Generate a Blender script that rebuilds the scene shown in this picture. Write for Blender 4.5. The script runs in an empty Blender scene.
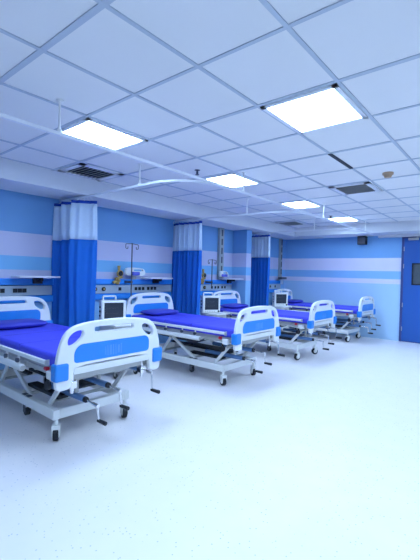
import bpy, bmesh, math, random
from mathutils import Vector, Matrix, Euler
random.seed(4)
S = bpy.context.scene
COL = S.collection
PI = math.pi
CEIL = 2.705

# ------------------------------------------------------------------ materials
def lin(c):
    return tuple(((x/255)/12.92 if x/255 <= .04045 else ((x/255+.055)/1.055)**2.4) for x in c)

def mat(name, col, rough=.5, metal=0, var=.04, scale=12, bump=0.0, bscale=60, spec=.5, alpha=1, trans=0, emit=None, es=0, coat=0):
    m = bpy.data.materials.new(name); m.use_nodes = True
    nt = m.node_tree; b = nt.nodes['Principled BSDF']
    b.inputs['Roughness'].default_value = rough
    b.inputs['Metallic'].default_value = metal
    b.inputs['Specular IOR Level'].default_value = spec
    b.inputs['Alpha'].default_value = alpha
    b.inputs['Transmission Weight'].default_value = trans
    b.inputs['Coat Weight'].default_value = coat
    tc = nt.nodes.new('ShaderNodeTexCoord')
    n = nt.nodes.new('ShaderNodeTexNoise'); n.inputs['Scale'].default_value = scale; n.inputs['Detail'].default_value = 3
    nt.links.new(tc.outputs['Object'], n.inputs['Vector'])
    mx = nt.nodes.new('ShaderNodeMix'); mx.data_type = 'RGBA'
    mx.inputs[6].default_value = (*[max(0, c*(1-var)) for c in col], 1)
    mx.inputs[7].default_value = (*[min(1, c*(1+var)) for c in col], 1)
    nt.links.new(n.outputs['Fac'], mx.inputs[0])
    nt.links.new(mx.outputs[2], b.inputs['Base Color'])
    if bump:
        n2 = nt.nodes.new('ShaderNodeTexNoise'); n2.inputs['Scale'].default_value = bscale
        nt.links.new(tc.outputs['Object'], n2.inputs['Vector'])
        bp = nt.nodes.new('ShaderNodeBump'); bp.inputs['Strength'].default_value = bump; bp.inputs['Distance'].default_value = .01
        nt.links.new(n2.outputs['Fac'], bp.inputs['Height']); nt.links.new(bp.outputs['Normal'], b.inputs['Normal'])
    if emit:
        b.inputs['Emission Color'].default_value = (*emit, 1); b.inputs['Emission Strength'].default_value = es
    return m

LIGHT = (.495, .71, 1.0)
M = {}
M['white_plastic'] = mat('white_plastic', (.86, .86, .84), .32, var=.02)
M['white_metal'] = mat('white_metal', (.80, .80, .78), .35, var=.03)
M['grey_metal'] = mat('grey_metal', (.50, .50, .48), .4, .2, var=.08)
M['dark_metal'] = mat('dark_metal', (.10, .10, .12), .45, .4, var=.15)
M['chrome'] = mat('chrome', (.82, .82, .84), .16, 1, var=.02)
M['black'] = mat('black_rubber', (.008, .008, .012), .5, var=.2)
M['blue_plastic'] = mat('blue_plastic', (.022, .25, .76), .3, var=.03)
M['blue_metal'] = mat('blue_metal', (.12, .24, .48), .35, var=.05)
M['mattress'] = mat('mattress_vinyl', (.065, .07, .72), .6, var=.06, bump=.15, bscale=9)
M['pillow'] = mat('pillow_vinyl', (.045, .05, .46), .6, var=.06, bump=.15, bscale=14)
M['curtain'] = mat('curtain_cloth', (.016, .15, .58), .8, var=.06, bump=.2, bscale=200, spec=.2)
M['curtain_header'] = mat('curtain_header', (.02, .07, .40), .8, var=.1, spec=.2)
M['sheer'] = mat('curtain_mesh', (.66, .80, .96), .9, var=.05, alpha=.90, scale=60, spec=.1)
M['tile'] = mat('ceiling_tile', (.82, .82, .82), .9, var=.02, scale=3, bump=.1, bscale=150, spec=.2)
M['tee'] = mat('ceiling_tee', (.50, .56, .64), .6, var=.03)
M['soffit'] = mat('soffit_paint', (.74, .76, .80), .8, var=.02, spec=.2)
M['plain_wall'] = mat('plain_wall', (.42, .52, .62), .75, var=.02, spec=.2)
M['rail_blue'] = mat('rail_blue', (.03, .28, .85), .35, var=.04)
M['panel'] = mat('panel_offwhite', (.46, .54, .62), .4, var=.04)
M['brass'] = mat('brass_body', (.62, .40, .12), .35, .5, var=.2, scale=40)
M['violet'] = mat('violet_plastic', (.12, .14, .62), .4, var=.05)
M['screen'] = mat('screen_glass', (.035, .04, .055), .12, var=.1)
M['door'] = mat('door_blue', (.02, .115, .44), .42, var=.03, scale=2)
M['jamb'] = mat('door_jamb', (.05, .07, .24), .45, var=.05)
M['dark_glass'] = mat('vision_glass', (.10, .12, .14), .08, var=.2)
M['red'] = mat('red_cap', (.75, .03, .05), .4)
M['detector'] = mat('detector_beige', (.50, .34, .22), .5, var=.08)
M['vent_dark'] = mat('vent_dark', (.02, .025, .04), .7, var=.2)
M['duct'] = mat('trunking', (.38, .42, .42), .45, .2, var=.08)
M['lamp'] = mat('lamp_diffuser', (.9, .9, .9), .5, emit=LIGHT, es=27)
M['lamp_frame'] = mat('lamp_frame', (.80, .82, .86), .4)
M['shelf'] = mat('shelf_white', (.80, .78, .82), .35, var=.03)
M['decal'] = mat('decal_pale', (.10, .34, .84), .4, var=.2, scale=300)
M['clear'] = mat('clear_plastic', (.8, .86, .9), .1, trans=.8)

def floor_mat():
    m = bpy.data.materials.new('floor_vinyl'); m.use_nodes = True
    nt = m.node_tree; b = nt.nodes['Principled BSDF']
    tc = nt.nodes.new('ShaderNodeTexCoord')
    v = nt.nodes.new('ShaderNodeTexVoronoi'); v.inputs['Scale'].default_value = 38; v.feature = 'F1'
    nt.links.new(tc.outputs['Object'], v.inputs['Vector'])
    lt = nt.nodes.new('ShaderNodeMath'); lt.operation = 'LESS_THAN'; lt.inputs[1].default_value = .17
    nt.links.new(v.outputs['Distance'], lt.inputs[0])
    sep = nt.nodes.new('ShaderNodeSeparateColor'); nt.links.new(v.outputs['Color'], sep.inputs[0])
    gt = nt.nodes.new('ShaderNodeMath'); gt.operation = 'GREATER_THAN'; gt.inputs[1].default_value = .62
    nt.links.new(sep.outputs[0], gt.inputs[0])
    ml = nt.nodes.new('ShaderNodeMath'); ml.operation = 'MULTIPLY'
    nt.links.new(lt.outputs[0], ml.inputs[0]); nt.links.new(gt.outputs[0], ml.inputs[1])
    n = nt.nodes.new('ShaderNodeTexNoise'); n.inputs['Scale'].default_value = 5; n.inputs['Detail'].default_value = 8
    nt.links.new(tc.outputs['Object'], n.inputs['Vector'])
    base = nt.nodes.new('ShaderNodeMix'); base.data_type = 'RGBA'
    base.inputs[6].default_value = (.84, .80, .80, 1); base.inputs[7].default_value = (.92, .85, .84, 1)
    nt.links.new(n.outputs['Fac'], base.inputs[0])
    mx = nt.nodes.new('ShaderNodeMix'); mx.data_type = 'RGBA'; mx.inputs[7].default_value = (.58, .58, .62, 1)
    nt.links.new(ml.outputs[0], mx.inputs[0]); nt.links.new(base.outputs[2], mx.inputs[6])
    nt.links.new(mx.outputs[2], b.inputs['Base Color'])
    b.inputs['Roughness'].default_value = .38; b.inputs['Specular IOR Level'].default_value = .45
    return m
M['floor'] = floor_mat()

def wall_mat(name, blue, mid, lilac, low):
    m = bpy.data.materials.new(name); m.use_nodes = True
    nt = m.node_tree; b = nt.nodes['Principled BSDF']; b.inputs['Roughness'].default_value = .55
    tc = nt.nodes.new('ShaderNodeTexCoord'); sp = nt.nodes.new('ShaderNodeSeparateXYZ')
    nt.links.new(tc.outputs['Object'], sp.inputs[0])
    blue, mid, lilac, low = [(*c, 1) for c in (blue, mid, lilac, low)]
    # height bands painted on the wall
    r = nt.nodes.new('ShaderNodeValToRGB'); r.color_ramp.interpolation = 'CONSTANT'
    dv = nt.nodes.new('ShaderNodeMath'); dv.operation = 'DIVIDE'; dv.inputs[1].default_value = 3.0
    nt.links.new(sp.outputs['Z'], dv.inputs[0]); nt.links.new(dv.outputs[0], r.inputs[0])
    e = r.color_ramp.elements
    e[0].position = 0; e[0].color = low; e[1].position = 1.315/3; e[1].color = lilac
    for z, c in ((1.435, mid), (1.62, lilac), (1.945, blue)):
        k = e.new(z/3); k.color = c
    n = nt.nodes.new('ShaderNodeTexNoise'); n.inputs['Scale'].default_value = 3; nt.links.new(tc.outputs['Object'], n.inputs['Vector'])
    mp = nt.nodes.new('ShaderNodeMapRange'); mp.inputs[3].default_value = .96; mp.inputs[4].default_value = 1.03
    nt.links.new(n.outputs['Fac'], mp.inputs[0])
    hs = nt.nodes.new('ShaderNodeHueSaturation'); nt.links.new(mp.outputs[0], hs.inputs['Value']); nt.links.new(r.outputs[0], hs.inputs['Color'])
    nt.links.new(hs.outputs[0], b.inputs['Base Color'])
    return m
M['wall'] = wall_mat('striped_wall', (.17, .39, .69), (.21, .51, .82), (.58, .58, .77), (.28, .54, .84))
M['back_wall'] = wall_mat('striped_wall_lit', (.22, .48, .82), (.30, .58, .90), (.84, .80, .96), (.48, .70, .94))  # left wall's paint, lightened to put the stronger light there into the colour

# ------------------------------------------------------------------ mesh helpers
def BM(): return bmesh.new()

def add_box(bm, c, s, rot=None, mi=0):
    g = bmesh.ops.create_cube(bm, size=1)
    mtx = Matrix.Translation(c) @ (rot.to_matrix().to_4x4() if rot else Matrix.Identity(4)) @ Matrix.Diagonal((*s, 1))
    bmesh.ops.transform(bm, matrix=mtx, verts=g['verts'])
    if mi:
        for v in g['verts']:
            for f in v.link_faces: f.material_index = mi
    return g['verts']

def box2(bm, a, b, mi=0):
    return add_box(bm, [(p+q)/2 for p, q in zip(a, b)], [abs(q-p) for p, q in zip(a, b)], mi=mi)

def add_cyl(bm, p, q, r, r2=None, n=14):
    p = Vector(p); q = Vector(q); d = q-p
    g = bmesh.ops.create_cone(bm, cap_ends=True, segments=n, radius1=r, radius2=r if r2 is None else r2, depth=d.length)
    mtx = Matrix.Translation((p+q)/2) @ d.to_track_quat('Z', 'Y').to_matrix().to_4x4()
    bmesh.ops.transform(bm, matrix=mtx, verts=g['verts'])

def add_bar(bm, p, q, w, h):
    """rectangular tube from p to q, w across (horizontal), h the other way"""
    p = Vector(p); q = Vector(q); d = q-p
    ax = d.normalized(); side = Vector((0, 1, 0)) if abs(ax.y) < .9 else Vector((1, 0, 0))
    up = ax.cross(side).normalized(); side = up.cross(ax).normalized()
    g = bmesh.ops.create_cube(bm, size=1)
    R = Matrix((ax, side, up)).transposed().to_4x4()
    bmesh.ops.transform(bm, matrix=Matrix.Translation((p+q)/2) @ R @ Matrix.Diagonal((d.length, w, h, 1)), verts=g['verts'])

def add_tube(bm, pts, r, n=10):
    pts = [Vector(p) for p in pts]; rings = []
    for i, p in enumerate(pts):
        if i == 0: d = pts[1]-p
        elif i == len(pts)-1: d = p-pts[i-1]
        else: d = (pts[i+1]-p).normalized()+(p-pts[i-1]).normalized()
        d.normalize()
        a = d.orthogonal().normalized() if i == 0 else (a-d*a.dot(d)).normalized()
        b = d.cross(a)
        rings.append([bm.verts.new(p+(a*math.cos(t)+b*math.sin(t))*r) for t in [2*PI*k/n for k in range(n)]])
    for i in range(len(rings)-1):
        for k in range(n):
            bm.faces.new((rings[i][k], rings[i][(k+1) % n], rings[i+1][(k+1) % n], rings[i+1][k]))
    bm.faces.new(rings[0][::-1]); bm.faces.new(rings[-1])

def smooth_path(pts, rad, n=6):
    out = [Vector(pts[0])]
    for i in range(1, len(pts)-1):
        a, b, c = Vector(pts[i-1]), Vector(pts[i]), Vector(pts[i+1])
        p = b+(a-b).normalized()*rad; q = b+(c-b).normalized()*rad
        for k in range(n+1):
            t = k/n; out.append(p*(1-t)**2+b*2*t*(1-t)+q*t*t)
    out.append(Vector(pts[-1])); return out

def obj(name, bm, m, parent=None, bevel=0, smooth=True, loc=(0, 0, 0), seg=2):
    me = bpy.data.meshes.new(name)
    bmesh.ops.recalc_face_normals(bm, faces=bm.faces)
    if smooth:
        for f in bm.faces: f.smooth = True
        for e in bm.edges:
            if len(e.link_faces) == 2 and e.calc_face_angle(0) > math.radians(38): e.smooth = False
    bm.to_mesh(me); bm.free()
    ms = m if isinstance(m, (list, tuple)) else [m]
    for x in ms: me.materials.append(M[x])
    o = bpy.data.objects.new(name, me); COL.objects.link(o)
    o.location = loc
    if parent: o.parent = parent
    if bevel:
        b = o.modifiers.new('bevel', 'BEVEL'); b.width = bevel; b.segments = seg; b.limit_method = 'ANGLE'
    return o

def obj_split(name, bm, m, parent=None, bevel=0):
    """each loose piece becomes a part of its own"""
    left = set(bm.verts); res = []
    while left:
        st = [next(iter(left))]; comp = set(st)
        while st:
            for e in st.pop().link_edges:
                for v in e.verts:
                    if v not in comp: comp.add(v); st.append(v)
        left -= comp
        b = BM(); mp = {v: b.verts.new(v.co) for v in sorted(comp, key=lambda v: v.index)}
        for f in {f for v in comp for f in v.link_faces}: b.faces.new([mp[v] for v in f.verts])
        res.append(obj(name, b, m, parent, bevel))
    return res

def boxobj(name, a, b, m, parent=None, bevel=0):
    bm = BM(); box2(bm, a, b); return obj(name, bm, m, parent, bevel)

def outline(name, loops, depth, m, parent, place, bevel=.006):
    """filled 2D outline with holes, thick in the third axis; place maps curve space to the part"""
    cu = bpy.data.curves.new(name, 'CURVE'); cu.dimensions = '2D'; cu.fill_mode = 'BOTH'
    cu.extrude = depth/2-bevel; cu.bevel_depth = bevel; cu.bevel_resolution = 2; cu.offset = -bevel
    for lp in loops:
        sp = cu.splines.new('POLY'); sp.points.add(len(lp)-1)
        for i, (x, y) in enumerate(lp): sp.points[i].co = (x, y, 0, 1)
        sp.use_cyclic_u = True
    tmp = bpy.data.objects.new('tmp', cu); COL.objects.link(tmp)
    dg = bpy.context.evaluated_depsgraph_get()
    me = bpy.data.meshes.new_from_object(tmp.evaluated_get(dg))
    bpy.data.objects.remove(tmp); bpy.data.curves.remove(cu)
    me.transform(place); me.materials.clear(); me.materials.append(M[m]); me.name = name
    o = bpy.data.objects.new(name, me); COL.objects.link(o)
    if parent: o.parent = parent
    return o

def rrect(x0, x1, y0, y1, r, n=6):
    pts = []
    rs = r if isinstance(r, (list, tuple)) else [r]*4   # br, tr, tl, bl
    for (cx, cy, a, rr) in ((x1, y0, -PI/2, rs[0]), (x1, y1, 0, rs[1]), (x0, y1, PI/2, rs[2]), (x0, y0, PI, rs[3])):
        ox = cx-rr if cx == x1 else cx+rr; oy = cy-rr if cy == y1 else cy+rr
        for k in range(n+1):
            t = a+PI/2*k/n; pts.append((ox+rr*math.cos(t), oy+rr*math.sin(t)))
    return pts

def chaikin(p, n=2, closed=True):
    for _ in range(n):
        q = []
        for i in range(len(p)):
            a = p[i]; b = p[(i+1) % len(p)]
            q += [(a[0]*.75+b[0]*.25, a[1]*.75+b[1]*.25), (a[0]*.25+b[0]*.75, a[1]*.25+b[1]*.75)]
        p = q
    return p

def tag(o, label, cat, group=None):
    o['label'] = label; o['category'] = cat
    if group: o['group'] = group
    return o

def thing(name, label, cat, loc=(0, 0, 0), rz=0, group=None):
    o = bpy.data.objects.new(name, None); COL.objects.link(o); o.empty_display_size = .1
    o.location = loc; o.rotation_euler = (0, 0, rz)
    return tag(o, label, cat, group)

def dup(root, loc, label, rz=None):
    def cp(o, parent):
        c = o.copy(); COL.objects.link(c)
        if parent: c.parent = parent
        for ch in [x for x in KIDS.get(o.name, [])]: cp(ch, c)
        return c
    KIDS = {}
    for x in list(bpy.data.objects):
        if x.parent: KIDS.setdefault(x.parent.name, []).append(x)
    r = cp(root, None); r.location = loc; r['label'] = label
    if rz is not None: r.rotation_euler = (0, 0, rz)
    return r

def struct(o): o['kind'] = 'structure'; return o

# ------------------------------------------------------------------ the room
XL, XR, YF, YB = -5.25, 4.6, -2.3, 9.61
T = .15
struct(boxobj('floor', (XL-T, YF-T, -.1), (XR+T, YB+T, 0), 'floor'))
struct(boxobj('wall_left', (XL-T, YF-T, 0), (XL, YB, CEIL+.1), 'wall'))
struct(boxobj('wall_right', (XR, YF-T, 0), (XR+T, YB, CEIL+.1), 'plain_wall'))
struct(boxobj('wall_front', (XL, YF-T, 0), (XR, YF, CEIL+.1), 'plain_wall'))
DX0, DX1, DZ = -2.21, -.96, 2.44
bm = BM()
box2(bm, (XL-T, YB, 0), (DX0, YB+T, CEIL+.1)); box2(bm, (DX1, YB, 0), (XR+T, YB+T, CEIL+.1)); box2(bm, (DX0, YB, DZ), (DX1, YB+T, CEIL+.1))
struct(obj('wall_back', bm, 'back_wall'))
# pier between the third and fourth bays
struct(boxobj('wall_pier', (XL, 7.10, 0), (-4.86, 7.30, 2.48), 'wall'))
# ceiling: tiles on an exposed grid
SOFX, SOFY = -4.60, 8.92
bm = BM(); box2(bm, (XL, YF, CEIL), (XR, YB, CEIL+.1))
gx0, gy0, px, py = -2.752, 1.0306, .6, .6665
i = -3
while gx0+i*px < XR:
    x = gx0+i*px; w = .026
    if x > SOFX+.02: box2(bm, (x-w/2, YF, CEIL-.007), (x+w/2, SOFY, CEIL+.01), 1)
    i += 1
j = -4
while gy0+j*py < SOFY:
    y = gy0+j*py; w = .036 if j % 2 == 0 else .026
    if y > YF: box2(bm, (SOFX, y-w/2, CEIL-.006), (XR, y+w/2, CEIL+.01), 1)
    j += 1
struct(obj('ceiling', bm, ['tile', 'tee'], smooth=False))
struct(boxobj('trim_1', (XL, YF, 2.48), (SOFX, YB, CEIL), 'soffit'))
struct(boxobj('trim_2', (SOFX, SOFY, 2.48), (XR, YB, CEIL), 'soffit'))

# door
d = bpy.data.objects.new('door_1', None); COL.objects.link(d); d.location = ((DX0+DX1)/2, YB, 0); struct(d)
ox = -(DX0+DX1)/2
def L(a): return (a[0]+ox, a[1]-YB, a[2])
bm = BM(); lx0, lx1 = DX0+.05, DX1-.05
wx0, wx1, wz0, wz1 = -1.985, -1.66, 1.32, 1.82
for a, b in (((lx0, 9.60, .02), (wx0, 9.645, 2.39)), ((wx1, 9.60, .02), (lx1, 9.645, 2.39)), ((wx0, 9.60, .02), (wx1, 9.645, wz0)), ((wx0, 9.60, wz1), (wx1, 9.645, 2.39))):
    box2(bm, L(a), L(b))
leaf = obj('door_leaf', bm, 'door', d)
bm = BM()
box2(bm, L((DX0, 9.59, 0)), L((DX0+.05, 9.70, DZ))); box2(bm, L((DX1-.05, 9.59, 0)), L((DX1, 9.70, DZ))); box2(bm, L((DX0, 9.59, 2.39)), L((DX1, 9.70, DZ)))
box2(bm, L((DX0, 9.61, 0)), L((DX1, 9.70, .018)))
obj('door_frame', bm, 'jamb', d)
bm = BM(); f = .028
for a, b in (((wx0, 9.588, wz0), (wx0+f, 9.65, wz1)), ((wx1-f, 9.588, wz0), (wx1, 9.65, wz1)), ((wx0, 9.588, wz0), (wx1, 9.65, wz0+f)), ((wx0, 9.588, wz1-f), (wx1, 9.65, wz1))): box2(bm, L(a), L(b))
vf = obj('vision_frame', bm, 'black', d)
boxobj('vision_pane', L((wx0+f, 9.61, wz0+f)), L((wx1-f, 9.62, wz1-f)), 'dark_glass', d)
for z in (.30, .85, 1.75, 2.15):
    bm = BM(); add_cyl(bm, L((DX0+.052, 9.585, z-.05)), L((DX0+.052, 9.585, z+.05)), .008); obj('hinge', bm, 'grey_metal', d)
bm = BM(); box2(bm, L((-2.07, 9.54, 2.345)), L((-1.86, 9.60, 2.40))); add_bar(bm, L((-1.9, 9.53, 2.405)), L((-1.6, 9.50, 2.415)), .02, .012)
obj('door_closer', bm, 'grey_metal', d, .004)

# white trunking above the door
t = boxobj('cable_trunking', (-2.72, 9.50, 2.425), (1.2, 9.605, 2.478), 'shelf', None, .006)
tag(t, 'long white horizontal trunking under the ceiling above the blue door', 'trunking')

# ------------------------------------------------------------------ ceiling things
def cell(i, j): return (gx0+(i+.5)*px, gy0+(j+.5)*py)

def ceiling_light(i, j, label):
    x, y = cell(i, j); t = thing('ceiling_light', label, 'light', (x, y, CEIL), 0, 'square ceiling light panels')
    hx, hy = px/2-.012, py/2-.012
    bm = BM(); z0, z1 = -.018, -.002; w = .035
    for a, b in (((-hx, -hy), (-hx+w, hy)), ((hx-w, -hy), (hx, hy)), ((-hx, -hy), (hx, -hy+w)), ((-hx, hy-w), (hx, hy))):
        box2(bm, (*a, z0), (*b, z1))
    obj('frame', bm, 'lamp_frame', t)
    boxobj('diffuser', (-hx+w, -hy+w, -.006), (hx-w, hy-w, -.003), 'lamp', t)
    return t
for (i, j, l) in ((-1, 1, 'glowing square ceiling panel above the nearest bed, left in the photo'),
                  (2, 2, 'largest glowing square ceiling panel, nearest the camera on the right'),
                  (-1, 4, 'glowing square ceiling panel above the second bed, beside the curtain track'),
                  (-1, 7, 'small glowing ceiling panel above the third bed'),
                  (-1, 10, 'farthest and smallest glowing ceiling panel, before the back wall'),
                  (5, 2, 'glowing ceiling panel out to the right of the largest panel'),
                  (5, 6, 'glowing ceiling panel out to the right, midway down the room'),
                  (3, 10, 'added unseen ceiling panel brightening the blue door wall, just out to the right'),  # added out of view to brighten the back wall
                  (4, 7, 'added unseen ceiling panel for more light towards the back, out to the right level with the third bed'),  # out-of-view extra, more light for the back of the room
                  (6, 10, 'added unseen ceiling panel lighting the back wall from far out to the right'),  # added beyond the view to throw light along the back wall
                  (2, -2, 'glowing ceiling panel behind the camera, over the middle of the floor'),
                  (5, -1, 'glowing ceiling panel behind the camera, right of the middle'),
                  (8, 2, 'glowing ceiling panel along the far right side of the room')):
    ceiling_light(i, j, l)

def vent(i, j, label, grp='louvred ceiling air vents'):
    x, y = cell(i, j); t = thing('ceiling_vent', label, 'air vent', (x, y, CEIL), 0, grp)
    hx, hy = px/2-.03, py/2-.03
    bm = BM()
    for a, b in (((-hx, -hy), (-hx+.07, hy)), ((hx-.07, -hy), (hx, hy)), ((-hx, -hy), (hx, -hy+.07)), ((-hx, hy-.07), (hx, hy))): box2(bm, (*a, -.016), (*b, -.002))
    obj('frame', bm, 'lamp_frame', t)
    boxobj('backing', (-hx+.06, -hy+.06, -.006), (hx-.06, hy-.06, -.003), 'vent_dark', t)
    bm = BM(); n = 8
    for k in range(n):
        yy = -hy+.10+(2*hy-.2)*k/(n-1)
        add_box(bm, (0, yy, -.019), (2*hx-.14, .034, .004), Euler((math.radians(38), 0, 0)))
    obj('louvre', bm, 'grey_metal', t)
vent(-3, 2, 'louvred ceiling vent above the nearest curtain')
vent(1, 6, 'louvred ceiling vent in the middle of the ceiling beside the round detector')
vent(-3, 10, 'farthest louvred ceiling vent, near the third curtain')

bm = BM(); c = cell(2, 5)
sd = thing('smoke_detector', 'round beige smoke detector on the ceiling beside the middle vent', 'smoke detector', (-1.28, 4.78, CEIL))
bm = BM(); add_cyl(bm, (0, 0, -.02), (0, 0, 0), .062, n=28); obj('base', bm, 'detector', sd)
bm = BM(); add_cyl(bm, (0, 0, -.055), (0, 0, -.02), .036, .052, n=28); obj('sensor_head', bm, 'detector', sd)
def sprinkler(x, y, label):
    t = thing('ceiling_sprinkler', label, 'sprinkler', (x, y, CEIL), 0, 'ceiling sprinklers')
    bm = BM(); add_cyl(bm, (0, 0, -.004), (0, 0, 0), .035); add_cyl(bm, (0, 0, -.045), (0, 0, 0), .011); obj('stem', bm, 'dark_metal', t)
    bm = BM(); add_cyl(bm, (0, 0, -.058), (0, 0, -.052), .024); add_cyl(bm, (-.014, 0, -.052), (-.014, 0, -.02), .003); add_cyl(bm, (.014, 0, -.052), (.014, 0, -.02), .003); obj('deflector', bm, 'dark_metal', t)
sprinkler(-3.08, 3.40, 'small dark ceiling sprinkler near the second bed light panel')
sprinkler(-3.08, 7.50, 'small dark ceiling sprinkler near the farthest light panel')
o = boxobj('ceiling_slot', (gx0+2*px-.018, gy0+4*py, CEIL-.012), (gx0+2*px+.018, gy0+5*py-.03, CEIL-.002), 'vent_dark')
tag(o, 'thin dark slot in the ceiling grid before the middle vent', 'ceiling slot')

# curtain tracks with hangers
TZ = 2.455; TX = -2.67
def track(label, pts, hangers, name='curtain_track'):
    t = thing(name, label, 'curtain track', (pts[0][0], pts[0][1], TZ), 0, 'ceiling hung curtain tracks')
    o = Vector((pts[0][0], pts[0][1], TZ))
    P = [Vector((x, y, TZ))-o for x, y in pts]
    bm = BM()
    for k in range(len(P)-1): add_bar(bm, P[k], P[k+1]+(P[k+1]-P[k]).normalized()*.004, .032, .024)
    obj('rail', bm, 'lamp_frame', t)
    for x, y in hangers:
        bm = BM(); add_cyl(bm, Vector((x, y, TZ+.01))-o, Vector((x, y, CEIL-.001))-o, .0085); add_cyl(bm, Vector((x, y, TZ-.005))-o, Vector((x, y, TZ+.035))-o, .017); add_cyl(bm, Vector((x, y, CEIL-.012))-o, Vector((x, y, CEIL-.001))-o, .028)
        obj('hanger', bm, 'white_plastic', t)
track('long white curtain track running the length of the bed row, parallel to the left wall', [(TX, YF+.05), (TX, 8.88)], [(TX, -.6), (TX, 1.42), (TX, 3.80), (TX, 6.2), (TX, 8.4)])
def branch(y, label, h):
    arc = []
    R = .50
    cx, cy = TX-.035-R, y+R
    for k in range(9):
        a = -PI/2+PI/2*k/8; arc.append((cx+R*math.cos(a), cy+R*math.sin(a)))
    track(label, [(XL+.01, y)]+arc+[(TX-.035, y+R+.15)], h)
CY = [2.83, 5.18, 7.66]
branch(CY[0], 'curved white curtain track carrying the nearest blue curtain', [(-3.46, CY[0])])
branch(CY[1], 'curved white curtain track carrying the middle blue curtain', [(-3.56, CY[1])])
branch(CY[2], 'curved white curtain track carrying the farthest blue curtain', [(-3.5, CY[2])])

# curtains
def curtain(x0, x1, y, folds, amp, label, bottom=.22, big=0, seed=1):
    rnd = random.Random(seed)
    t = thing('cubicle_curtain', label, 'curtain', ((x0+x1)/2, y, bottom), 0, 'blue cubicle curtains with sheer tops')
    W = x1-x0; N = max(folds*14, 96)
    ph = [rnd.uniform(.7, 1.3) for _ in range(folds+1)]
    def pt(k, z):
        s = k/N; a = s*folds*2*PI; g = 1+.25*(1-z/2.4)
        am = amp*ph[min(folds, int(s*folds))]
        yy = am*g*math.sin(a)+.012*math.sin(z*3+s*9)
        xx = -W/2+W*s+.35*am*math.sin(2*a)
        if big:   # wide overlapping pleats
            f = min(s*big, big-.001) % 1; yy += -.13+.26*f-(.26*max(0, (f-.90)/.10) if f > .90 and s < .97 else 0)
        return xx, yy
    def sheet(name, z0, z1, m, n=10):
        bm = BM(); rows = []
        for r in range(n+1):
            z = z0+(z1-z0)*r/n
            rows.append([bm.verts.new((*pt(k, z), z-bottom)) for k in range(N+1)])
        for r in range(n):
            for k in range(N): bm.faces.new((rows[r][k], rows[r][k+1], rows[r+1][k+1], rows[r+1][k]))
        o = obj(name, bm, m, t, smooth=True)
        s = o.modifiers.new('solid', 'SOLIDIFY'); s.thickness = .004; s.offset = 0
        return o
    sheet('blue_panel', bottom, 1.875, 'curtain', 14)
    sheet('sheer_panel', 1.875, 2.365, 'sheer', 6)
    sheet('header_band', 2.365, 2.405, 'curtain_header', 1)
    bm = BM()
    for k in range(folds*2+1):
        s = k/(folds*2); x, yy = pt(int(s*N), 2.4)
        add_cyl(bm, (x, yy*.5, 2.40-bottom), (x, 0, TZ-.008-bottom), .004, n=6)
    obj_split('hook', bm, 'white_plastic', t)
    return t
curtain(-5.20, -4.50, CY[0], 6, .012, 'blue cubicle curtain with sheer white top, nearest the camera', big=3, seed=3)
curtain(-5.24, -4.50, CY[1]-.04, 6, .055, 'blue cubicle curtain between the second and third beds', seed=8)
curtain(-5.12, -4.58, CY[2], 6, .045, 'farthest blue cubicle curtain, beside the wall pier', seed=5)

# ------------------------------------------------------------------ beds
YZX = Matrix(((0, 0, 1, 0), (1, 0, 0, 0), (0, 1, 0, 0), (0, 0, 0, 1)))   # curve (x,y) -> (y,z), thickness along x
def at_x(x, dz=0): return Matrix.Translation((x, 0, dz)) @ YZX

def board(name, parent, x, dz, decal, face):
    half = [(.0, 1.047), (.22, 1.038), (.36, 1.018), (.43, .985), (.475, .93), (.505, .85), (.525, .76), (.535, .66), (.535, .56), (.52, .515), (.43, .515), (.40, .54), (.39, .64), (.36, .688), (0, .690)]
    pts = half+[(-a, b) for a, b in half[::-1]][1:-1]
    # soften all but keep size
    pts = chaikin(pts, 2)
    holes = []
    for s in (-1, 1):
        h = [(.30, .972), (.36, .972), (.415, .945), (.44, .90), (.435, .862), (.40, .855), (.345, .885), (.305, .925)]
        holes.append(chaikin([(s*a, b) for a, b in h], 2))
    holes.append(rrect(-.20, .20, .948, .988, .018))
    o = outline(name, [pts]+holes, .042, 'white_plastic', parent, at_x(x, dz), .010)
    p = outline('inset_panel', [rrect(-.385, .385, .715, .862, (.035, .06, .085, .03))], .012, 'blue_plastic', o, at_x(x+face*.019, dz), .003)
    if decal:
        bm = BM(); r = random.Random(2)
        yy = -.10
        for k in range(9):
            w = r.choice((.006, .012, .018)); hh = r.choice((.07, .085, .09))
            box2(bm, (x+face*.0255, yy, .78+dz-hh/2), (x+face*.0262, yy+w, .78+dz+hh/2)); yy += w+.010
        obj('panel_mark', bm, 'decal', p, smooth=False)
    return o

def caster(parent, x, y, rz=0, top=.185):
    bm = BM()
    add_cyl(bm, (0, 0, .135), (0, 0, top), .016); box2(bm, (-.034, -.031, .118), (.038, .031, .140))
    for s in (-1, 1): box2(bm, (-.022, s*.031-.004, .040), (.030, s*.031+.004, .132))
    box2(bm, (.026, -.035, .065), (.036, .035, .140))
    bm2 = bm
    c = obj('caster', bm2, 'white_metal', parent, .003, loc=(x, y, 0)); c.rotation_euler = (0, 0, rz)
    bm = BM(); add_cyl(bm, (0, -.022, .058), (0, .022, .058), .058, n=24); w = obj('wheel', bm, 'black', c, .006)
    bm = BM(); add_cyl(bm, (0, -.0245, .058), (0, .0245, .058), .034, n=18); obj('wheel_hub', bm, 'white_plastic', c)
    return c

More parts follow.
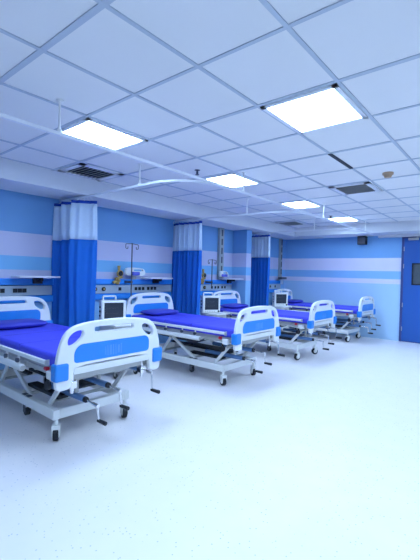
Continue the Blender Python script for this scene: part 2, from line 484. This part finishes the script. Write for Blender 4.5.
HX = -1.13
def make_bed(loc, label):
    t = thing('hospital_bed', label, 'hospital bed', loc, 0, 'row of white hospital beds')
    # base frame
    bm = BM(); z0, z1 = .185, .270
    for s in (-1, 1): box2(bm, (-.93, s*.365-.03, z0), (.745, s*.365+.03, z1))
    box2(bm, (.685, -.335, z0), (.745, .335, z1)); box2(bm, (-.93, -.335, z0), (-.87, .335, z1)); box2(bm, (-.1, -.335, .2), (-.04, .335, .25))
    obj('base_frame', bm, 'white_metal', t, .007)
    bm = BM()
    for x in (.13, .21): box2(bm, (x, -.385, .270), (x+.05, -.345, .277))
    obj_split('frame_bracket', bm, 'dark_metal', t)
    for x in (-.87, .72):
        for s in (-1, 1): caster(t, x, s*.355, -.5+.1*s)
    bm = BM(); add_cyl(bm, (0, -.02, .105), (0, .02, .105), .036, n=18); g = obj('guide_wheel', bm, 'black', t, .004, loc=(.155, -.345, 0))
    bm = BM(); box2(bm, (-.02, -.03, .105), (.02, -.023, .185)); box2(bm, (-.02, .023, .105), (.02, .03, .185)); box2(bm, (-.02, -.023, .165), (.02, .023, .185)); obj('wheel_fork', bm, 'dark_metal', g)
    # lifting legs
    for s in (-1, 1):
        y = s*.33
        for (a, b) in (((-.28, .525), (-.46, .27)), ((-.27, .525), (.20, .265)), ((.555, .265), (.78, .515))):
            bm = BM(); add_bar(bm, (a[0], y, a[1]), (b[0], y, b[1]), .024, .042); obj('lifting_leg', bm, 'white_metal', t, .003)
    bm = BM()
    add_cyl(bm, (-.275, -.36, .525), (-.275, .36, .525), .018); add_cyl(bm, (.78, -.36, .515), (.78, .36, .515), .018); add_cyl(bm, (.20, -.33, .285), (.20, .33, .285), .015); add_cyl(bm, (.555, -.33, .285), (.555, .33, .285), .015)
    add_cyl(bm, (-.46, -.33, .285), (-.46, .33, .285), .015)
    obj_split('cross_shaft', bm, 'grey_metal', t)
    # deck
    bm = BM()
    for s in (-1, 1): box2(bm, (-1.11, s*.42-.022, .585), (.985, s*.42+.022, .630))
    for x in (-1.09, -.45, 0, .45, .945): box2(bm, (x-.02, -.42, .565), (x+.02, .42, .615))
    obj('deck_frame', bm, 'grey_metal', t, .005)
    for s in (HX, 1.012): bm = BM(); box2(bm, (s-.022, -.385, .625), (s+.022, .385, .680)); obj('end_beam', bm, 'white_metal', t, .004)
    bm = BM(); box2(bm, (-1.09, -.43, .628), (.955, .43, .655))
    obj('deck_panel', bm, 'grey_metal', t, .004)
    bm = BM(); box2(bm, (.06, -.30, .315), (.64, -.20, .345)); box2(bm, (-.34, -.11, .36), (.62, .11, .385)); box2(bm, (-.3, -.32, .43), (.1, -.27, .455))
    obj_split('mechanism_tray', bm, 'black', t, .004)
    bm = BM()
    for y in (-.2, .2):
        add_bar(bm, (-.75, y, .5), (.1, y, .47), .02, .035); add_bar(bm, (.1, y, .47), (.35, y, .55), .02, .03)
    add_cyl(bm, (.35, -.3, .55), (.35, .3, .55), .012); add_cyl(bm, (-.75, -.4, .5), (-.75, .4, .5), .012)
    obj('linkage', bm, 'dark_metal', t)
    # mattress
    bm = BM(); box2(bm, (-1.085, -.455, .655), (.965, .455, .768))
    mt = obj('mattress', bm, 'mattress', t, .032, seg=4)
    bm = BM()
    for x in (-.30, .22): box2(bm, (x-.003, -.4555, .665), (x+.003, .4555, .7695))
    obj_split('seam', bm, 'pillow', mt)
    # boards
    board('headboard', t, HX, .070, False, 1)
    board('footboard', t, 1.01, 0, True, 1)
    for x, s, z in ((1.01, -1, .58), (1.01, 1, .58), (HX, -1, .63), (HX, 1, .63)):
        bm = BM(); add_box(bm, (x-.0, s*.490, z+.080), (.082, .115, .135)); obj('corner_bumper', bm, 'blue_plastic', t, .016, seg=3)
    for s in (-1, 1):   # board posts
        bm = BM(); add_cyl(bm, (.965, s*.36, .46), (.965, s*.36, .70), .014); box2(bm, (.93, s*.36-.03, .50), (.99, s*.36+.03, .56)); obj('board_post', bm, 'chrome', t, .002)
    # folded side rails
    for s in (-1, 1):
        y = s*.520
        bm = BM(); add_bar(bm, (-.80, y, .715), (.86, y, .715), .026, .034)
        for x in (-.6, -.2, .12, .36): add_cyl(bm, (x, y, .60), (x, y, .70), .010)
        r = obj('side_rail', bm, 'white_metal', t, .006)
        bm = BM(); add_cyl(bm, (-.85, y, .597), (.44, y, .597), .030, n=16); obj('lower_tube', bm, 'white_plastic', r, .008)
        bm = BM(); add_cyl(bm, (.4405, y, .597), (.447, y, .597), .022, n=16); box2(bm, (.86, y-.016, .690), (.875, y+.016, .738)); obj_split('end_cap', bm, 'grey_metal', r)
        bm = BM()
        for x in (-.6, -.2, .12, .36): add_cyl(bm, (x, y-s*.0, .655), (x, y+s*.022, .655), .020, n=14)
        obj_split('pivot', bm, 'dark_metal', r)
        bm = BM()
        for x in (-.5, .3): box2(bm, (x-.02, min(y, s*.44), .58), (x+.02, max(y, s*.44), .61))
        obj_split('rail_arm', bm, 'grey_metal', r)
    bm = BM(); add_box(bm, (.83, -.465, .60), (.09, .05, .07)); k = obj('release_box', bm, 'white_plastic', t, .012)
    bm = BM(); add_cyl(bm, (.715, -.455, .635), (.750, -.455, .635), .018); obj('red_cap', bm, 'red', k)
    bm = BM(); add_cyl(bm, (.78, -.48, .505), (.78, -.45, .505), .036, n=18); add_cyl(bm, (.78, -.465, .505), (.78, -.465, .57), .012); obj('roller', bm, 'black', k, .004)
    # screw jacks and cranks
    for y, z, xs, arm in ((-.22, .37, .30, .12), (0, .445, .25, .13), (.355, .53, .66, .165)):
        bm = BM(); add_cyl(bm, (xs, y, z), (.93, y, z-.0), .027, n=18); j = obj('screw_jack', bm, 'blue_metal', t, .004)
        bm = BM(); add_cyl(bm, (.931, y, z), (.958, y, z), .025, n=18); obj('jack_cap', bm, 'black', j, .003)
        bm = BM(); xe = 1.115
        if y > .3:
            path = smooth_path([(.958, y, z), (xe, y, z), (xe+.012, y, z-arm)], .02)
        else:
            path = smooth_path([(.958, y, z), (xe, y, z-.012), (xe+.012, y+.01, z-.012-arm)], .02)
        add_tube(bm, path, .0085); add_cyl(bm, (xe-.06, y, z-.008), (xe+.012, y, z-.011), .015)
        if y < .3: add_cyl(bm, (1.0, y-.0, z+.0), (1.0, y, z+.0), .01)
        c = obj('crank', bm, 'chrome', t)
        e = path[-1]; bm = BM(); add_cyl(bm, e+Vector((-.012, 0, .0)), e+Vector((.095, 0, 0)), .014, .017); obj('crank_grip', bm, 'black', c, .003)
        bm = BM(); add_bar(bm, (.80, y, z+.03), (.80, y, .60), .03, .02); obj('jack_bracket', bm, 'grey_metal', t)
    return t

BX = -3.74
bed_y = [1.985, 4.25, 6.34, 8.87]
labels = ['nearest hospital bed, its rounded white footboard largest in the photo',
          'second hospital bed from the camera, between the first and second curtains',
          'third hospital bed from the camera, in front of the wall pier',
          'farthest hospital bed, standing by the striped back wall']
bed = make_bed((BX, bed_y[0], 0), labels[0])
for k in (1, 2, 3):
    b = dup(bed, (BX+(.04, .04, 0)[k-1], bed_y[k], 0), labels[k])
    for i, c in enumerate([o for o in bpy.data.objects if o.parent == b and o.name.startswith('caster')]):
        c.rotation_euler = (0, 0, (-.55, 1.0, .9)[k-1]+(.35, -.2, .15, 0)[i % 4])

# pillows
def make_pillow(loc, rz, label):
    bm = BM(); n, m_ = 28, 18; a, b, h = .19, .30, .042
    rows = []
    for r in range(m_+1):
        v = -PI/2+PI*r/m_
        row = []
        for k in range(n):
            u = 2*PI*k/n
            cu, su = math.cos(u), math.sin(u)
            sx = math.copysign(abs(cu)**.35, cu); sy = math.copysign(abs(su)**.35, su)
            cv = abs(math.cos(v))**.55; pz = h*math.copysign(abs(math.sin(v))**1.0, math.sin(v))
            row.append(bm.verts.new((a*sx*cv, b*sy*cv, h+pz)))
        rows.append(row)
    for r in range(m_):
        for k in range(n):
            bm.faces.new((rows[r][k], rows[r][(k+1) % n], rows[r+1][(k+1) % n], rows[r+1][k]))
    bmesh.ops.remove_doubles(bm, verts=bm.verts, dist=1e-5)
    o = obj('pillow', bm, 'pillow', None, loc=loc); o.rotation_euler = (0, 0, rz)
    for f in o.data.polygons: f.use_smooth = True
    tag(o, label, 'pillow', 'blue violet pillows at the heads of the beds')
    return o
pz = .768
pil = make_pillow((-4.55, bed_y[0]-.03, pz), 0, 'flat violet-blue pillow on the nearest bed')
for k, l, dx in ((1, 'flat violet-blue pillow on the second bed', -.02), (2, 'flat violet-blue pillow on the third bed', -.03), (3, 'flat violet-blue pillow on the farthest bed', -.02)):
    dup(pil, (-4.55+dx, bed_y[k]-.03, pz), l)

# ------------------------------------------------------------------ trolleys and monitors
def make_trolley(loc, label):
    t = thing('bedside_trolley', label, 'trolley', loc, 0, 'white bedside trolleys')
    bm = BM(); box2(bm, (-.24, -.21, .10), (.24, .21, .145)); obj('base', bm, 'white_plastic', t, .012)
    for x in (-.2, .2):
        for y in (-.17, .17):
            bm = BM(); add_cyl(bm, (x, y-.012, .038), (x, y+.012, .038), .038, n=18); c = obj('wheel', bm, 'black', t, .004)
            bm = BM(); box2(bm, (x-.016, y-.019, .038), (x+.016, y-.014, .10)); box2(bm, (x-.016, y+.014, .038), (x+.016, y+.019, .10)); box2(bm, (x-.016, y-.019, .085), (x+.016, y+.019, .10)); obj('fork', bm, 'grey_metal', c)
    bm = BM(); box2(bm, (-.19, -.17, .145), (.14, .17, .70)); obj('body', bm, 'white_plastic', t, .010)
    for z0, z1 in ((.17, .36), (.375, .53), (.545, .68)):
        bm = BM(); box2(bm, (.1405, -.155, z0), (.155, .155, z1)); d = obj('drawer', bm, 'white_plastic', t, .005)
        bm = BM(); box2(bm, (.155, -.05, z1-.035), (.168, .05, z1-.022)); obj('drawer_handle', bm, 'grey_metal', d, .003)
    bm = BM(); box2(bm, (-.22, -.20, .70), (.21, .20, .728)); obj('tray_top', bm, 'white_plastic', t, .008)
    return t
TR = [(-4.40, 3.27, 0), (-4.46, 5.52, 0), (-4.50, 8.07, 0)]
tr = make_trolley(TR[0], 'white bedside trolley beside the nearest curtain')
dup(tr, TR[1], 'white bedside trolley between the second and third beds')
dup(tr, TR[2], 'white bedside trolley beside the farthest bed')

def make_monitor(loc, rz, label):
    t = thing('patient_monitor', label, 'monitor', loc, rz, 'white patient monitors')
    bm = BM(); box2(bm, (-.07, -.175, .0), (.085, .175, .315)); obj('case', bm, 'white_plastic', t, .016, seg=3)
    bm = BM(); box2(bm, (.0851, -.135, .062), (.0885, .135, .283)); s = obj('screen', bm, 'screen', t, .002)
    bm = BM(); r = random.Random(5)
    for k in range(2):
        z = .13+.075*k
        pts = [(.0893, -.12+.02*i, z+(.012 if (i+k) % 4 == 1 else 0)) for i in range(10)]
        add_tube(bm, pts, .0009, 4)
    obj('trace', bm, 'dark_metal', s)
    bm = BM()
    for k in range(6): add_cyl(bm, (.085, -.12+.035*k, .035), (.092, -.12+.035*k, .035), .009, n=12)
    obj_split('button', bm, 'grey_metal', t)
    bm = BM(); add_cyl(bm, (.085, .135, .035), (.102, .135, .035), .017, n=18); obj('dial', bm, 'black', t, .002)
    bm = BM(); add_tube(bm, smooth_path([(-.02, -.13, .31), (-.02, -.13, .37), (-.02, .05, .37), (-.02, .05, .31)], .02), .012); obj('carry_handle', bm, 'white_plastic', t)
    bm = BM()
    for z in (.1, .16, .22): add_cyl(bm, (.02, -.187, z), (.02, -.175, z), .014, n=12)
    obj_split('lead_port', bm, 'black', t)
    return t
mo = make_monitor((-4.50, 3.24, .728), -.35, 'white patient monitor with dark screen nearest the camera, beside the first curtain')
dup(mo, (-4.50, 5.42, .728), 'white patient monitor with dark screen between the second and third beds', -.5)
dup(mo, (-4.52, 8.07, .728), 'farthest white patient monitor, beside the last bed', -.6)

# ------------------------------------------------------------------ bed head wall units
def bedhead(y0, y1, label, sockets, gauges):
    t = thing('bedhead_unit', label, 'wall service unit', (XL, (y0+y1)/2, 1.0), 0, 'wall service units behind the beds')
    h = (y1-y0)/2; x0 = .001
    boxobj('service_rail', (x0, -h, .235), (.07, h, .325), 'rail_blue', t, .006)
    boxobj('socket_panel', (x0, -h, .095), (.055, h, .225), 'panel', t, .005)
    boxobj('lower_rail', (x0, -h, -.005), (.065, h, .088), 'rail_blue', t, .006)
    for y in sockets:
        bm = BM(); box2(bm, (.055, y-(y0+y1)/2-.028, .135), (.062, y-(y0+y1)/2+.028, .19)); obj('socket', bm, 'black', t, .002)
    for y in gauges:
        bm = BM(); add_cyl(bm, (.055, y-(y0+y1)/2, .165), (.075, y-(y0+y1)/2, .165), .034, n=20); g = obj('gas_outlet', bm, 'black', t, .002)
        bm = BM(); add_cyl(bm, (.0751, y-(y0+y1)/2, .165), (.08, y-(y0+y1)/2, .165), .016, n=16); obj('outlet_core', bm, 'brass', g)
    return t
bedhead(.9, 2.72, 'wall service unit with black sockets behind the nearest bed', [1.65, 2.03, 2.19, 2.25, 2.31, 1.30], [1.1])
bedhead(3.02, 5.08, 'wall service unit with sockets and round outlets behind the second bed', [3.88, 4.22, 4.30, 4.38, 4.50, 4.58, 4.66], [3.40, 3.56])
bedhead(5.45, 7.02, 'wall service unit behind the third bed', [6.30, 6.42, 6.52, 6.66, 6.76], [6.05])
bedhead(7.82, 9.30, 'short wall service unit behind the farthest bed', [8.55, 8.75, 9.0], [8.30])

def wall_shelf(y0, y1, label):
    t = thing('wall_shelf', label, 'shelf', (XL, (y0+y1)/2, 1.33), 0, 'white wall shelves over the service rail')
    h = (y1-y0)/2
    boxobj('shelf_board', (.072, -h, .012), (.36, h, .034), 'shelf', t, .006)
    bm = BM(); box2(bm, (.071, .02, -.075), (.12, .14, .010)); box2(bm, (.071, .05, -.03), (.26, .08, .010)); obj('shelf_bracket', bm, 'black', t, .003)
wall_shelf(2.12, 2.66, 'white wall shelf on a black bracket over the nearest bed')
wall_shelf(4.30, 4.82, 'white wall shelf on a black bracket over the second bed')
wall_shelf(6.52, 7.06, 'white wall shelf on a black bracket over the third bed, by the pier')

def flowmeter(y, label, s=1):
    t = thing('oxygen_flowmeter', label, 'flowmeter', (XL+.10, y, 1.30), 0, 'brass oxygen flowmeters on the service rails')
    bm = BM(); add_cyl(bm, (0, 0, -.06), (0, 0, .06), .032); add_cyl(bm, (-.03, 0, 0), (.05, 0, 0), .022); add_cyl(bm, (0, -.05, .03), (0, .09, .06), .018); add_cyl(bm, (0, -.09, -.03), (0, 0, 0), .024)
    obj('valve_body', bm, 'brass', t, .003)
    bm = BM(); add_cyl(bm, (-.005, .03, .12), (.035, .03, .12), .055, n=24); add_cyl(bm, (.0, .03, .05), (.0, .03, .10), .014); g = obj('gauge', bm, 'brass', t, .003)
    bm = BM(); add_cyl(bm, (.0355, .03, .12), (.040, .03, .12), .042, n=24); obj('dial', bm, 'black', g)
    bm = BM(); add_cyl(bm, (0, .02, .17), (0, .02, .25), .020, .026); obj('flow_tube', bm, 'brass', t, .003)
flowmeter(3.80, 'brass oxygen flowmeter with black dial behind the second bed')
flowmeter(5.93, 'brass oxygen flowmeter beside the middle curtain')
flowmeter(8.22, 'brass oxygen flowmeter beside the farthest curtain')

def wall_pump(y, label, w=.30):
    t = thing('infusion_pump', label, 'medical device', (XL+.09, y, 1.38), 0, 'white wall mounted devices above the service rail')
    outline('case', [chaikin([(-w/2, 0), (-w/2, .10), (-w/2+.03, .15), (w/2-.06, .14), (w/2, .10), (w/2, 0)], 2), rrect(-.04, w/2-.05, .085, .115, .012)], .05, 'white_plastic', t, at_x(.03), .006)
    bm = BM(); box2(bm, (.055, -.11, .015), (.12, .04, .075)); obj('control_box', bm, 'violet', t, .01)
    boxobj('mount', (-.03, -.04, -.055), (.02, .04, .03), 'grey_metal', t, .004)
wall_pump(4.14, 'white wall device with violet control box behind the second bed', .42)
wall_pump(6.62, 'white wall device with violet control box behind the third bed')

def iv_pole(x, y, z0, z1, label):
    t = thing('iv_pole', label, 'drip pole', (x, y, z0), 0, 'drip poles at the bed heads')
    h = z1-z0
    bm = BM(); add_cyl(bm, (0, 0, 0), (0, 0, h), .010); obj('pole', bm, 'dark_metal', t)
    for s in (-1, 1):
        bm = BM(); add_tube(bm, smooth_path([(0, 0, h-.01), (0, s*.13, h-.02), (0, s*.13, h-.09), (0, s*.09, h-.10), (0, s*.085, h-.06)], .015), .006); obj('hook', bm, 'dark_metal', t)
    bm = BM(); box2(bm, (-(x-XL)+.068, -.02, 1.262-z0), (.012, .02, 1.30-z0)); obj('clamp', bm, 'dark_metal', t, .003)
iv_pole(-5.02, 3.98, .0, 1.93, 'tall thin chrome drip pole with two hooks behind the second bed')
iv_pole(-5.02, 6.08, 1.20, 1.76, 'short drip pole with hooks beside the middle curtain')

def trunk(y, label, w=.15, z1=2.478):
    t = thing('wall_trunking', label, 'trunking', (XL, y, 1.34), 0, 'grey vertical service trunkings')
    boxobj('channel', (.001, -w/2, 0), (.07, w/2, z1-1.34), 'duct', t, .005)
    bm = BM()
    for k in range(5): box2(bm, (.0705, -.02, .16+.2*k), (.074, .025, .30+.2*k))
    obj_split('slot_cover', bm, 'dark_metal', t)
trunk(6.60, 'grey vertical trunking rising above the third bed to the soffit')
trunk(9.28, 'grey vertical trunking rising above the farthest bed near the room corner', .10)
t = thing('suction_regulator', 'dark suction regulator on the wall above the farthest bed', 'suction regulator', (XL+.05, 9.28, 1.36))
bm = BM(); box2(bm, (.025, -.17, 0), (.14, .12, .06)); obj('body', bm, 'dark_metal', t, .01)
bm = BM(); add_cyl(bm, (.08, -.05, -.14), (.08, -.05, -.001), .04, n=18); obj('jar', bm, 'panel', t, .004)

# speaker on the back wall
t = thing('wall_speaker', 'small black box speaker high on the striped back wall', 'speaker', (-3.08, YB, 2.27))
bm = BM(); box2(bm, (-.10, -.19, 0), (.10, -.04, .20)); obj('cabinet', bm, 'black', t, .008)
bm = BM(); box2(bm, (-.085, -.194, .02), (.085, -.190, .18)); obj('grille', bm, 'dark_metal', t)
bm = BM(); box2(bm, (-.03, -.04, .06), (.03, -.001, .14)); obj('bracket', bm, 'grey_metal', t)

# ------------------------------------------------------------------ light, world, camera
w = bpy.data.worlds.new('world'); S.world = w; w.use_nodes = True
w.node_tree.nodes['Background'].inputs[0].default_value = (.25, .45, 1, 1); w.node_tree.nodes['Background'].inputs[1].default_value = .3

cam = bpy.data.cameras.new('camera'); co = bpy.data.objects.new('camera', cam); COL.objects.link(co); S.camera = co
yaw, pitch, roll, f = .694893676, -.01574, .026153, 376.82
F = Vector((-math.sin(yaw)*math.cos(pitch), math.cos(yaw)*math.cos(pitch), math.sin(pitch)))
R = Vector((math.cos(yaw), math.sin(yaw), 0)); U = R.cross(F)
R2 = R*math.cos(roll)+U*math.sin(roll); U2 = -R*math.sin(roll)+U*math.cos(roll)
co.matrix_world = Matrix.Translation((0, 0, 1.45)) @ Matrix((R2, U2, -F)).transposed().to_4x4()
cam.sensor_fit = 'VERTICAL'; cam.sensor_height = 36; cam.lens = 36*f/560; cam.clip_start = .05

S.view_settings.view_transform = 'Standard'; S.view_settings.look = 'None'
S.view_settings.gamma = 1; S.view_settings.use_curve_mapping = False
S.view_settings.exposure = 0.22
